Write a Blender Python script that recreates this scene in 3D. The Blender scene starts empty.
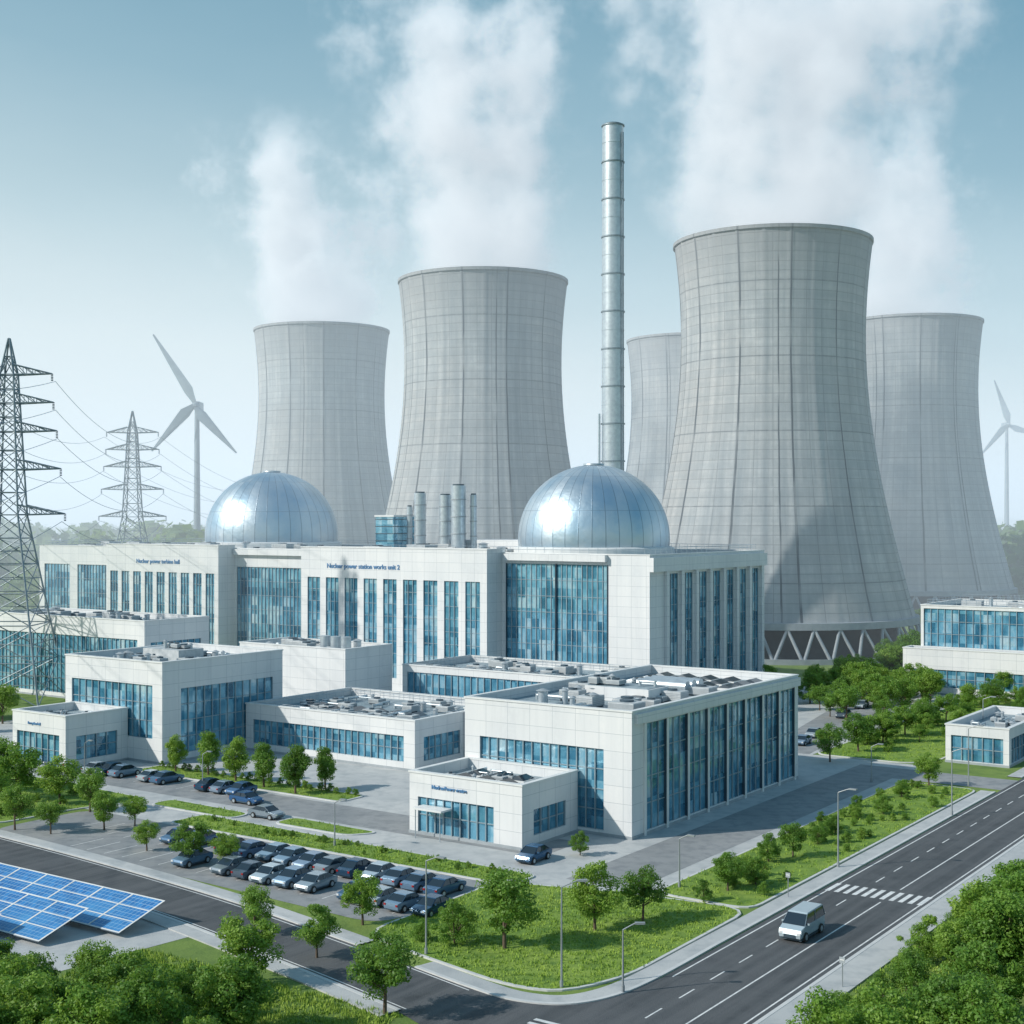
import bpy, bmesh, math, random
from mathutils import Vector, Matrix
random.seed(7)
sc=bpy.context.scene
D=bpy.data
# ---------------------------------------------------------------- site frame
CA,SA=0.8198,0.5727
ROT=-math.atan2(SA,CA)
def W(x,y,z=0.0): return (13.1+CA*x+SA*y, 153-SA*x+CA*y, z)

# ---------------------------------------------------------------- materials
class N:
    def __init__(s,name,world=False):
        if world: s.m=world
        else: s.m=D.materials.new(name)
        s.m.use_nodes=True; s.t=s.m.node_tree; s.t.nodes.clear()
    def n(s,typ,ins=None,**kw):
        nd=s.t.nodes.new(typ)
        for k,v in kw.items(): setattr(nd,k,v)
        for k,v in (ins or {}).items():
            if isinstance(v,bpy.types.NodeSocket): s.t.links.new(v,nd.inputs[k])
            else: nd.inputs[k].default_value=v
        return nd
    def math(s,op,a,b=0.0,c=0.0,clamp=False):
        nd=s.n('ShaderNodeMath',{0:a,1:b,2:c},operation=op); nd.use_clamp=clamp; return nd.outputs[0]
    def ramp(s,fac,els):
        nd=s.n('ShaderNodeValToRGB',{0:fac}); cr=nd.color_ramp
        while len(cr.elements)<len(els): cr.elements.new(0.5)
        for e,(p,c) in zip(cr.elements,els): e.position=p; e.color=(*c,1) if len(c)==3 else c
        return nd.outputs[0]
    def mix(s,fac,a,b,bt='MIX'):
        nd=s.n('ShaderNodeMix',data_type='RGBA',blend_type=bt)
        for i,v in ((0,fac),(6,a),(7,b)):
            if isinstance(v,bpy.types.NodeSocket): s.t.links.new(v,nd.inputs[i])
            else: nd.inputs[i].default_value=v if i==0 else (*v,1)
        return nd.outputs[2]
    def out(s,sh,vol=False):
        o=s.n('ShaderNodeOutputMaterial'); s.t.links.new(sh,o.inputs[1 if vol else 0]); return s.m
def noise(g,vec,scale,detail=4,rough=.6):
    return g.n('ShaderNodeTexNoise',{'Vector':vec,'Scale':scale,'Detail':detail,'Roughness':rough}).outputs[0]
def wallvec(g,tc):
    s=g.n('ShaderNodeSeparateXYZ',{0:tc}); a=g.math('ADD',s.outputs[0],s.outputs[1])
    return g.n('ShaderNodeCombineXYZ',{0:a,1:s.outputs[2],2:0.0}).outputs[0]
def surf(name,c1,c2,scale=.5,rough=.7,metal=0,bump=0,bscale=4,scale2=None,c3=None,streak=False,rndcol=None,panel=None,road=None):
    g=N(name); tc=g.n('ShaderNodeTexCoord').outputs['Object']
    v=tc
    if streak: v=g.n('ShaderNodeMapping',{'Vector':tc,'Scale':(1,1,.12)}).outputs[0]
    f=g.ramp(noise(g,v,scale,6),[(.35,(0,0,0)),(.65,(1,1,1))])
    col=g.mix(f,c1,c2)
    if c3:
        f2=g.ramp(noise(g,tc,scale2 or scale*6,5),[(.45,(0,0,0)),(.7,(1,1,1))]); col=g.mix(f2,col,c3)
    if road:
        rv=g.n('ShaderNodeMapping',{'Vector':tc,'Rotation':(0,0,-ROT),'Scale':(1,1,1)}).outputs[0]
        rv=g.n('ShaderNodeMapping',{'Vector':rv,'Scale':(1,.02,1)}).outputs[0]
        f3=g.ramp(noise(g,rv,.9,4),[(.4,(0,0,0)),(.62,(.7,.7,.7))]); col=g.mix(f3,col,road)
    if rndcol:
        oi=g.n('ShaderNodeObjectInfo').outputs['Random']
        col=g.ramp(oi,rndcol)
    if panel:
        br=g.n('ShaderNodeTexBrick',{'Vector':wallvec(g,tc),'Color1':(1,1,1,1),'Color2':(.94,.95,.96,1),'Mortar':(.62,.66,.69,1),'Scale':1.0,'Mortar Size':.028,'Bias':0.0,'Brick Width':panel[0],'Row Height':panel[1]},offset=0.0)
        col=g.mix(1.0,col,br.outputs[0],'MULTIPLY')
        st=noise(g,g.n('ShaderNodeMapping',{'Vector':tc,'Scale':(1,1,.06)}).outputs[0],1.6,5,.7)
        col=g.mix(g.ramp(st,[(.52,(0,0,0)),(.75,(.28,.28,.28))]),col,(.42,.45,.47))
    ins={'Base Color':col,'Roughness':rough,'Metallic':metal}
    if bump:
        b=g.n('ShaderNodeBump',{'Height':noise(g,tc,bscale,6),'Strength':bump,'Distance':.1}); ins['Normal']=b.outputs[0]
    return g.out(g.n('ShaderNodeBsdfPrincipled',ins).outputs[0])

M={}
M['white']=surf('white_cladding',(.73,.74,.745),(.63,.65,.67),.25,.5,0,.1,2,c3=(.68,.70,.715),scale2=1.5,streak=True,panel=(3.1,1.9))
M['trim']=surf('light_trim',(.70,.72,.72),(.62,.64,.65),.6,.5)
M['grey']=surf('grey_panel',(.36,.4,.43),(.28,.32,.35),.6,.5)
M['dark']=surf('dark_frame',(.07,.11,.14),(.05,.08,.11),1,.4,.3)
M['mull']=surf('window_frame_metal',(.20,.28,.33),(.30,.39,.44),1,.4,.2)
M['roof']=surf('roof_membrane',(.20,.27,.31),(.33,.40,.44),.15,.5,0,.3,3,c3=(.13,.19,.23),scale2=.9)
M['steel']=surf('galvanised_steel',(.55,.62,.66),(.44,.5,.55),1.2,.38,.6)
M['lattice']=surf('lattice_steel',(.27,.33,.37),(.2,.25,.29),1.2,.5,.4)
M['equip']=surf('equipment_grey',(.55,.58,.6),(.4,.44,.46),1.0,.5,.1)
M['asphalt']=surf('asphalt',(.062,.068,.075),(.088,.095,.103),.12,.75,0,.5,12,c3=(.050,.055,.062),scale2=.5,road=(.115,.12,.128))
M['lot']=surf('parking_asphalt',(.24,.255,.265),(.30,.31,.32),.1,.85,0,.3,9,c3=(.19,.205,.22),scale2=.6)
M['plaza']=surf('concrete_paving',(.42,.44,.45),(.50,.51,.51),.08,.85,0,.3,8,c3=(.35,.375,.39),scale2=.5)
M['kerb']=surf('kerb_stone',(.5,.52,.53),(.58,.59,.59),.6,.85)
M['paint']=surf('road_paint',(.78,.79,.79),(.55,.57,.58),1.5,.7)
M['grass']=surf('grass',(.14,.25,.03),(.24,.34,.055),.07,.95,0,.9,6,c3=(.08,.17,.022),scale2=.55)
M['blade']=surf('grass_blades',(.19,.33,.035),(.3,.42,.065),.1,.8)
M['soil']=surf('ground_grass',(.12,.2,.035),(.2,.28,.06),.03,.95,0,.8,3,c3=(.08,.15,.03),scale2=.3)
M['bark']=surf('bark',(.09,.065,.045),(.15,.11,.08),3,.9,0,.6,8)
M['tyre']=surf('tyre_rubber',(.02,.02,.02),(.035,.035,.035),3,.8)
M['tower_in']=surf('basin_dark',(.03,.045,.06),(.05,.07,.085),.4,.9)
M['leg']=surf('leg_concrete',(.34,.38,.41),(.26,.30,.34),.5,.8)
M['wt']=surf('turbine_backlit_grey',(.26,.32,.36),(.2,.26,.3),.3,.4)  # backlit shade put into the base colour of tower and blades
M['lampm']=surf('lamp_pole_metal',(.36,.4,.43),(.3,.33,.35),1,.45,.4)
M['sign']=surf('blue_sign',(.08,.2,.38),(.1,.24,.44),1,.4)
M['carpaint']=surf('car_paint',(.3,.3,.3),(.3,.3,.3),1,.22,.35,rndcol=[(0,(.02,.06,.11)),(.2,(.08,.18,.32)),(.42,(.3,.42,.53)),(.58,(.04,.13,.3)),(.74,(.55,.64,.7)),(.9,(.09,.13,.18))])
M['vanpaint']=surf('van_paint',(.5,.6,.66),(.46,.56,.62),1,.25,.3)
M['carglass']=surf('car_glass',(.03,.05,.07),(.03,.05,.07),1,.06,.3)
M['headlamp']=surf('headlamp',(.75,.78,.8),(.7,.72,.75),1,.15,.2)
M['taillamp']=surf('tail_lamp',(.35,.02,.02),(.3,.02,.02),1,.2)

def make_glass():
    g=N('facade_glass'); tc=g.n('ShaderNodeTexCoord').outputs['Object']
    v=wallvec(g,tc)
    def cell(sx,sz):
        m=g.n('ShaderNodeMapping',{'Vector':v,'Scale':(sx,sz,1)}).outputs[0]
        return g.n('ShaderNodeTexWhiteNoise',{'Vector':g.n('ShaderNodeVectorMath',{0:m},operation='FLOOR').outputs[0]}).outputs[0]
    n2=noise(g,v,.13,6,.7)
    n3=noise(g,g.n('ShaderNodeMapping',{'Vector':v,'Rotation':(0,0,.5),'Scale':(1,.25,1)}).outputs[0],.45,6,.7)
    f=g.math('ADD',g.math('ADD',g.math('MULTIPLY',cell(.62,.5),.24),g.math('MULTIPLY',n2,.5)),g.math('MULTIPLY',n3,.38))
    col=g.ramp(f,[(.34,(.03,.11,.19)),(.47,(.07,.27,.42)),(.60,(.22,.54,.72)),(.76,(.75,.9,.95))])  # bright blue reflection painted into the glass colour, varied pane by pane
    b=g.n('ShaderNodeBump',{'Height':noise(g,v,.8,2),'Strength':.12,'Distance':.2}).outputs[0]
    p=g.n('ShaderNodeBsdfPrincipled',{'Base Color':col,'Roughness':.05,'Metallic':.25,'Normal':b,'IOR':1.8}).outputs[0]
    t=g.n('ShaderNodeBsdfTransparent',{'Color':(.6,.85,.95,1)}).outputs[0]
    return g.out(g.n('ShaderNodeMixShader',{0:.28,1:p,2:t}).outputs[0])
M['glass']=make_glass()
def make_rooms():
    g=N('office_interior'); tc=g.n('ShaderNodeTexCoord').outputs['Object']
    v=wallvec(g,tc)
    def cell(sx,sz,seed):
        m=g.n('ShaderNodeMapping',{'Vector':v,'Scale':(sx,sz,1),'Location':(seed,seed,seed)}).outputs[0]
        return g.n('ShaderNodeTexWhiteNoise',{'Vector':g.n('ShaderNodeVectorMath',{0:m},operation='FLOOR').outputs[0]}).outputs[0]
    f=g.math('ADD',g.math('MULTIPLY',cell(.28,.278,3.1),.6),g.math('MULTIPLY',cell(1.3,.9,7.7),.4))
    col=g.ramp(f,[(.2,(.05,.14,.22)),(.4,(.15,.42,.6)),(.58,(.45,.75,.88)),(.75,(.85,.95,.98))])
    return g.out(g.n('ShaderNodeBsdfPrincipled',{'Base Color':col,'Roughness':.6}).outputs[0])
M['rooms']=make_rooms()
def make_shell():
    g=N('tower_concrete'); uv=g.n('ShaderNodeTexCoord').outputs['UV']; tc=g.n('ShaderNodeTexCoord').outputs['Object']
    br=g.n('ShaderNodeTexBrick',{'Vector':uv,'Color1':(1,1,1,1),'Color2':(.85,.86,.87,1),'Mortar':(.40,.42,.45,1),'Scale':1.0,'Mortar Size':.10,'Mortar Smooth':.4,'Bias':0.0,'Brick Width':5.2,'Row Height':2.4},offset=0.0)
    st=g.n('ShaderNodeMapping',{'Vector':uv,'Scale':(1,.05,1)}).outputs[0]
    s1=noise(g,st,.35,7,.65); s2=noise(g,tc,.03,5); s3=noise(g,tc,.5,6,.7)
    s4=noise(g,g.n('ShaderNodeMapping',{'Vector':uv,'Scale':(.02,1,1)}).outputs[0],.5,4)
    col=g.mix(g.ramp(s1,[(.35,(0,0,0)),(.65,(1,1,1))]),(.30,.34,.37),(.52,.54,.55))  # cool tint puts some of the haze into the concrete colour
    col=g.mix(g.ramp(s2,[(.4,(0,0,0)),(.7,(.6,.6,.6))]),col,(.43,.41,.39))
    col=g.mix(g.ramp(s3,[(.3,(.4,.4,.4)),(.6,(0,0,0))]),col,(.25,.28,.30))
    col=g.mix(g.ramp(s4,[(.4,(.35,.35,.35)),(.6,(0,0,0))]),col,(.27,.31,.34))
    col=g.mix(.6,col,br.outputs[0],'MULTIPLY')
    sx=g.n('ShaderNodeSeparateXYZ',{0:uv}).outputs[0]; sy=g.n('ShaderNodeSeparateXYZ',{0:uv}).outputs[1]
    wob=g.math('MULTIPLY',g.math('SUBTRACT',noise(g,uv,.08,2),.5),.6)
    sxx=g.math('ADD',sx,wob)
    l=g.math('LESS_THAN',g.math('FRACT',g.math('DIVIDE',sxx,15.6)),.034)
    l2=g.math('LESS_THAN',g.math('FRACT',g.math('DIVIDE',g.math('ADD',sxx,9.0),36.4)),.012)
    l3=g.math('LESS_THAN',g.math('FRACT',g.math('DIVIDE',sy,19.2)),.014)
    gap=g.ramp(noise(g,g.n('ShaderNodeMapping',{'Vector':uv,'Scale':(.3,.05,1)}).outputs[0],1.0,2),[(.36,(.3,.3,.3)),(.5,(1,1,1))])
    ll=g.math('MULTIPLY',g.math('MAXIMUM',g.math('MAXIMUM',l,l2),g.math('MULTIPLY',l3,.5)),gap)
    col=g.mix(g.math('MULTIPLY',ll,.92),col,(.07,.09,.11))
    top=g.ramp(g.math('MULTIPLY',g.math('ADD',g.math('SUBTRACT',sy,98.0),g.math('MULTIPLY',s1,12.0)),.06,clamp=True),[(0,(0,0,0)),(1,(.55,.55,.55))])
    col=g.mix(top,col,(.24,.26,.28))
    b=g.n('ShaderNodeBump',{'Height':br.outputs[0],'Strength':.4,'Distance':.15}).outputs[0]
    return g.out(g.n('ShaderNodeBsdfPrincipled',{'Base Color':col,'Roughness':.85,'Normal':b}).outputs[0])
M['shell']=make_shell()
def make_dome():
    g=N('dome_metal'); uv=g.n('ShaderNodeTexCoord').outputs['UV']; tc=g.n('ShaderNodeTexCoord').outputs['Object']
    sx=g.n('ShaderNodeSeparateXYZ',{0:uv})
    colid=g.n('ShaderNodeTexWhiteNoise',{'Vector':g.n('ShaderNodeVectorMath',{0:g.n('ShaderNodeMapping',{'Vector':uv,'Scale':(1,.25,1)}).outputs[0]},operation='FLOOR').outputs[0]}).outputs[0]
    l=g.math('LESS_THAN',g.math('FRACT',sx.outputs[0]),.07)
    l2=g.math('LESS_THAN',g.math('FRACT',g.math('MULTIPLY',sx.outputs[1],.5)),.02)
    col=g.mix(colid,(.50,.60,.67),(.62,.69,.74))
    col=g.mix(g.ramp(noise(g,tc,.12,4),[(.4,(0,0,0)),(.65,(.55,.55,.55))]),col,(.26,.46,.62))
    col=g.mix(g.math('MULTIPLY',g.math('MAXIMUM',l,g.math('MULTIPLY',l2,.5)),.6),col,(.14,.2,.26))
    r=g.math('ADD',g.math('ADD',g.math('MULTIPLY',noise(g,tc,.4,4),.16),.31),g.math('MULTIPLY',colid,.06))
    h=g.math('ADD',g.math('MULTIPLY',noise(g,tc,.25,3),1.0),g.math('MULTIPLY',g.math('MAXIMUM',l,l2),.12))
    b=g.n('ShaderNodeBump',{'Height':h,'Strength':.3,'Distance':.5}).outputs[0]
    return g.out(g.n('ShaderNodeBsdfPrincipled',{'Base Color':col,'Roughness':r,'Metallic':.85,'Normal':b}).outputs[0])
M['dome']=make_dome()
def make_leaf(name,els):
    g=N(name); tc=g.n('ShaderNodeTexCoord').outputs['Object']; oi=g.n('ShaderNodeObjectInfo').outputs['Random']
    f=g.math('ADD',g.math('MULTIPLY',noise(g,tc,5,4),.75),g.math('MULTIPLY',oi,.3))
    col=g.ramp(f,els)
    p=g.n('ShaderNodeBsdfPrincipled',{'Base Color':col,'Roughness':.55}).outputs[0]
    t=g.n('ShaderNodeBsdfTranslucent',{'Color':g.mix(.5,col,(.4,.6,.08))}).outputs[0]
    return g.out(g.n('ShaderNodeMixShader',{0:.4,1:p,2:t}).outputs[0])
M['leaf']=make_leaf('foliage',[(.3,(.06,.15,.022)),(.5,(.13,.27,.035)),(.7,(.24,.38,.055))])
M['leaf_far']=make_leaf('foliage_distant',[(.3,(.05,.11,.025)),(.5,(.09,.17,.04)),(.7,(.15,.24,.06))])
def make_solar():
    g=N('solar_cells'); uv=g.n('ShaderNodeTexCoord').outputs['UV']
    br=g.n('ShaderNodeTexBrick',{'Vector':uv,'Color1':(.02,.13,.38,1),'Color2':(.04,.22,.55,1),'Mortar':(.4,.55,.7,1),'Scale':1.0,'Mortar Size':.02,'Brick Width':.5,'Row Height':.5,'Bias':0.0},offset=0.0)
    tc=g.n('ShaderNodeTexCoord').outputs['Object']
    c=g.mix(g.ramp(noise(g,tc,.18,4),[(.4,(0,0,0)),(.7,(.6,.6,.6))]),br.outputs[0],(.10,.34,.62))
    return g.out(g.n('ShaderNodeBsdfPrincipled',{'Base Color':c,'Roughness':.12,'Metallic':.1}).outputs[0])
M['solar']=make_solar()

# ---------------------------------------------------------------- mesh builder
class Asm:
    def __init__(s,name,loc=(0,0,0),rot=0.0): s.name=name;s.loc=loc;s.rot=rot;s.p={};s.extra=[]
    def part(s,p):
        return s.p.setdefault(p,dict(v=[],f=[],mi=[],ms=[],sm=[],uv={}))
    def poly(s,p,mat,vs,fs,smooth=False,uvs=None):
        P=s.part(p); b=len(P['v'])
        if mat not in P['ms']: P['ms'].append(mat)
        mi=P['ms'].index(mat); P['v']+= [tuple(v) for v in vs]
        for k,f in enumerate(fs):
            if uvs: P['uv'][len(P['f'])]=uvs[k]
            P['f'].append([b+i for i in f]); P['mi'].append(mi); P['sm'].append(smooth)
    def box(s,p,mat,x0,x1,y0,y1,z0,z1):
        vs=[(x0,y0,z0),(x1,y0,z0),(x1,y1,z0),(x0,y1,z0),(x0,y0,z1),(x1,y0,z1),(x1,y1,z1),(x0,y1,z1)]
        s.poly(p,mat,vs,[(3,2,1,0),(4,5,6,7),(0,1,5,4),(1,2,6,5),(2,3,7,6),(3,0,4,7)])
    def tube(s,p,mat,p0,p1,r0,r1=None,n=8,cap=True,smooth=True):
        r1=r0 if r1 is None else r1
        p0=Vector(p0);p1=Vector(p1);d=(p1-p0)
        if d.length<1e-6:return
        d.normalize(); a=d.orthogonal().normalized(); b=d.cross(a)
        vs=[];
        for q,r in((p0,r0),(p1,r1)):
            for i in range(n):
                t=2*math.pi*i/n+math.pi/n; vs.append(q+a*math.cos(t)*r+b*math.sin(t)*r)
        s.poly(p,mat,vs,[(i,(i+1)%n,n+(i+1)%n,n+i) for i in range(n)],smooth and n>5)
        if cap: s.poly(p,mat,vs,[tuple(range(n-1,-1,-1)),tuple(range(n,2*n))])
    def lathe(s,p,mat,prof,n=48,uvw=None,smooth=True,c=(0,0)):
        vs=[];m=len(prof)
        for (r,z) in prof:
            for i in range(n):
                t=2*math.pi*i/n; vs.append((c[0]+r*math.cos(t),c[1]+r*math.sin(t),z))
        fs=[];uvs=[]
        for j in range(m-1):
            for i in range(n):
                k=(i+1)%n; fs.append((j*n+i,j*n+k,(j+1)*n+k,(j+1)*n+i))
                if uvw: uvs.append([(uvw*i/n,prof[j][1]),(uvw*(i+1)/n,prof[j][1]),(uvw*(i+1)/n,prof[j+1][1]),(uvw*i/n,prof[j+1][1])])
        s.poly(p,mat,vs,fs,smooth,uvs if uvw else None)
    def mesh(s,p,nm):
        P=s.p[p]; me=D.meshes.new(nm); me.from_pydata(P['v'],[],P['f'])
        for k in P['ms']: me.materials.append(M[k])
        me.polygons.foreach_set('material_index',P['mi']); me.polygons.foreach_set('use_smooth',P['sm'])
        if P['uv']:
            ul=me.uv_layers.new(name='UVMap')
            for fi,uv in P['uv'].items():
                ls=me.polygons[fi].loop_start
                for k,c in enumerate(uv): ul.data[ls+k].uv=c
        me.update(); return me
    def done(s):
        if len(s.p)==1 and not s.extra:
            k=list(s.p)[0]; o=D.objects.new(s.name,s.mesh(k,s.name)); sc.collection.objects.link(o)
        else:
            o=D.objects.new(s.name,None); sc.collection.objects.link(o)
            for k in s.p:
                c=D.objects.new(k,s.mesh(k,k)); sc.collection.objects.link(c); c.parent=o
            for c in s.extra: c.parent=o
        o.location=s.loc; o.rotation_euler=(0,0,s.rot); return o
def inst(name,me,loc,rot=0,scale=(1,1,1)):
    o=D.objects.new(name,me); sc.collection.objects.link(o); o.location=loc;o.rotation_euler=(0,0,rot);o.scale=scale;return o

# ---------------------------------------------------------------- building kit
def shell(A,ox,oy,w,d,h,op,wall='white',t=.5,mull='mull',room=1.6,z0b=0,floor=3.6,roofdrop=1.0):
    def F(face,a,dep,z):
        if face=='F': return (ox+a,oy+dep,z)
        if face=='R': return (ox+w-dep,oy+a,z)
        if face=='B': return (ox+w-a,oy+d-dep,z)
        return (ox+dep,oy+d-a,z)
    def fb(part,mat,face,a0,a1,d0,d1,z0,z1):
        p=F(face,a0,d0,z0);q=F(face,a1,d1,z1)
        A.box(part,mat,min(p[0],q[0]),max(p[0],q[0]),min(p[1],q[1]),max(p[1],q[1]),z0,z1)
    for face in 'FRBL':
        L=w if face in 'FB' else d
        lo,hi=(0,L) if face in 'FB' else (t,L-t)
        cur=lo
        for o in sorted(op.get(face,[]),key=lambda o:o[0]):
            a0,a1,z0,z1,na,nz=o[:6]; fin=o[6] if len(o)>6 else 0
            a0=max(a0,lo+.02);a1=min(a1,hi-.02)
            if a0>cur: fb('walls',wall,face,cur,a0,0,t,z0b,h)
            if z0>z0b+.01: fb('walls',wall,face,a0,a1,0,t,z0b,z0)
            if z1<h-.01: fb('walls',wall,face,a0,a1,0,t,z1,h)
            gd=.16 if fin else .30
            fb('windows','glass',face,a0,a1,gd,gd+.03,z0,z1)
            for i in range(na+1):
                a=a0+(a1-a0)*i/na
                wd=.07
                aa=max(a0,a-wd);ab=min(a1,a+wd)
                if fin: fb('fins','dark' if i in(0,na) else mull,face,max(a0,a-.08),min(a1,a+.08),-fin if i in (0,na) else .02,gd-.002,z0,z1)
                else: fb('window_frames',mull,face,aa,ab,.12,gd-.002,z0,z1)
            for j in range(nz+1):
                z=z0+(z1-z0)*j/nz
                fb('window_frames',mull,face,a0,a1,gd-.1,gd-.005,max(z0,z-.06),min(z1,z+.06))
            if room:
                fb('interior','rooms',face,a0,a1,room,room+.1,z0,z1)
                z=z0b+floor
                while z<z1-.5:
                    if z>z0+.4: fb('interior','trim',face,a0,a1,.4,room-.01,z-.18,z+.12)
                    z+=floor
            cur=a1
        if cur<hi: fb('walls',wall,face,cur,hi,0,t,z0b,h)
    A.box('roof','roof',ox+t,ox+w-t,oy+t,oy+d-t,h-roofdrop-.3,h-roofdrop)
    c=.1
    A.box('parapet','trim',ox-c,ox+w+c,oy-c,oy+t+.06,h+.002,h+.2)
    A.box('parapet','trim',ox-c,ox+w+c,oy+d-t-.06,oy+d+c,h+.002,h+.2)
    A.box('parapet','trim',ox-c,ox+t+.06,oy+t+.06,oy+d-t-.06,h+.002,h+.2)
    A.box('parapet','trim',ox+w-t-.06,ox+w+c,oy+t+.06,oy+d-t-.06,h+.002,h+.2)
    A.box('plinth','grey',ox-.06,ox+w+.06,oy-.06,oy-.003,z0b,z0b+.35)
    A.box('plinth','grey',ox+w+.003,ox+w+.06,oy-.003,oy+d,z0b,z0b+.35)
def hvac(A,x0,x1,y0,y1,z,n,rng,big=1.0):
    for _ in range(n):
        x=rng.uniform(x0,x1);y=rng.uniform(y0,y1);k=rng.random();z0=z+.01+rng.random()*.03
        if k<.45:
            a=rng.uniform(.8,1.8)*big;b=rng.uniform(.7,1.4)*big;hh=rng.uniform(.7,1.5)*big
            A.box('roof_equipment','equip',x-a,x+a,y-b,y+b,z0+.2,z0+hh)
            A.box('roof_equipment','dark',x-a+.1,x+a-.1,y-b+.1,y+b-.1,z0,z0+.2)
            for i in range(5):
                zz=z0+.3+(hh-.4)*i/5; A.box('roof_equipment','grey',x-a-.04,x+a+.04,y-b-.04,y+b+.04,zz,zz+.06)
            A.tube('roof_equipment','dark',(x,y,z0+hh),(x,y,z0+hh+.22),min(a,b)*.6,n=14)
        elif k<.65:
            r=rng.uniform(.3,.7)*big;hh=rng.uniform(.8,1.8)*big
            A.tube('roof_equipment','steel',(x,y,z0),(x,y,z0+hh),r,n=14); A.tube('roof_equipment','grey',(x,y,z0+hh),(x,y,z0+hh+.25),r*1.4,r*.3,n=14)
        else:
            L=rng.uniform(2,6)*big;r=rng.uniform(.15,.3)*big
            if rng.random()<.5: a,b=(x-L/2,y),(x+L/2,y)
            else: a,b=(x,y-L/2),(x,y+L/2)
            a=(min(max(a[0],x0),x1),min(max(a[1],y0),y1));b=(min(max(b[0],x0),x1),min(max(b[1],y0),y1))
            A.tube('roof_equipment','steel',(a[0],a[1],z0+.5),(b[0],b[1],z0+.5),r,n=8)
            for q in(a,b): A.tube('roof_equipment','steel',(q[0],q[1],z0),(q[0],q[1],z0+.5+r),r,n=8)
def rail(A,x0,x1,y0,y1,z):
    pts=[(x0,y0),(x1,y0),(x1,y1),(x0,y1),(x0,y0)]
    for (a,b),(c,d) in zip(pts,pts[1:]):
        for hz in(.6,1.1): A.tube('railing','steel',(a,b,z+hz),(c,d,z+hz),.04,n=4,cap=False)
        m=max(2,int(math.hypot(c-a,d-b)/2))
        for i in range(m): A.tube('railing','steel',(a+(c-a)*i/m,b+(d-b)*i/m,z),(a+(c-a)*i/m,b+(d-b)*i/m,z+1.1),.04,n=4,cap=False)
def skylights(A,x0,x1,y0,y1,z,nx,ny):
    dx=(x1-x0)/nx;dy=(y1-y0)/ny
    for i in range(nx):
        for j in range(ny):
            a=x0+dx*(i+.15);b=x0+dx*(i+.85);c=y0+dy*(j+.15);d=y0+dy*(j+.85)
            A.box('skylights','trim',a-.12,b+.12,c-.12,d+.12,z+.01,z+.3)
            A.poly('skylights','carglass',[(a,c,z+.31),(b,c,z+.31),(b,d,z+.31),(a,d,z+.31),((a+b)/2,c+.2,z+.75),((a+b)/2,d-.2,z+.75)],[(0,1,4),(1,2,5,4),(2,3,5),(3,0,4,5)])
def text(A,s,x,y,z,size,rotz=0):
    cu=D.curves.new('lettering','FONT'); cu.body=s; cu.size=size; cu.extrude=.05; cu.offset=.02
    cu.materials.append(M['sign'])
    o=D.objects.new('lettering',cu); sc.collection.objects.link(o); o.location=(x,y,z); o.rotation_euler=(math.pi/2,0,rotz); A.extra.append(o)
rng=random.Random(3)
# --- main office
A=Asm('office_building',W(-22.8,0),ROT)
shell(A,0,0,22.8,44.8,13.9,{'F':[(2.2,19.2,.6,9.6,14,4)],
  'R':[(3.0+i*5.1,3.0+i*5.1+4.6,.5,12.4,3,4,.16) for i in range(8)],
  'B':[(2,20,1,10,10,3)],'L':[(3+i*8,8+i*8,1.5,10,3,3) for i in range(5)]})
for i in range(9):
    a=3.0+i*5.1-.25
    A.box('pilasters','trim',22.8+.002,23.0,a-.24,a+.24,0,12.6)
A.box('walls_cornice','white',22.8+.002,23.2,.6,44.8,12.6,13.7)
hvac(A,3,19,4,27,12.9,34,rng,1.0)
A.box('roof_equipment','white',8,17,14,19,12.92,14.6); A.box('roof_equipment','roof',8.3,16.7,14.3,18.7,14.6,14.66)
hvac(A,9,16,15,18,14.66,6,rng,.7)
for k in range(3): A.tube('roof_equipment','steel',(10,24+k*1.8,14),(17,24+k*1.8,14),.75,n=18); A.box('roof_equipment','dark',11,16,23.6+k*1.8,24.3+k*1.8,12.9,13.6)
skylights(A,3,20,31,42,12.9,5,3)
A.done()
# --- entrance pavilion
A=Asm('entrance_pavilion',W(-22.3,-11),ROT)
shell(A,0,0,15.3,10.99,6.8,{'F':[(1.2,11.6,.3,4.2,9,2)],'R':[(2.2,8.6,1.2,4.0,4,2)]})
skylights(A,3,12,2,8.5,5.8,3,2); hvac(A,3,12,2.5,9,5.8,12,rng,.5)
text(A,'NuclearPower centre',3.2,-.05,5.3,.55)
A.box('canopy','trim',2.0,6.0,-2.0,-.07,3.2,3.4); A.tube('canopy','steel',(2.3,-1.8,0),(2.3,-1.8,3.2),.06); A.tube('canopy','steel',(5.7,-1.8,0),(5.7,-1.8,3.2),.06)
A.done()
A=Asm('low_wing_building',W(-78.5,18.7),ROT)
shell(A,0,0,33,24,7,{'F':[(1.5,31,1.2,4.8,24,2)],'R':[(2,10.5,1.2,4.6,6,2)]})
hvac(A,3,30,3,21,6,44,rng,.8); skylights(A,5,28,5,11,6,6,1); rail(A,1,32,1,23,6.2)
A.done()
A=Asm('link_building',W(-45.4,30),ROT)
shell(A,0,0,22.5,18,7.6,{'F':[(1,21,1,5,14,2)]})
hvac(A,3,20,3,15,6.6,26,rng,.8)
A.done()
A=Asm('laboratory_building',W(-100.3,2.4),ROT)
shell(A,0,0,21.7,24.3,14.5,{'F':[(1.5,19.6,3.5,11.2,12,3)],'R':[(3.5,22.2,1.2,10.6,12,4)],'L':[(3,20,2,10,8,3)]})
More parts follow.
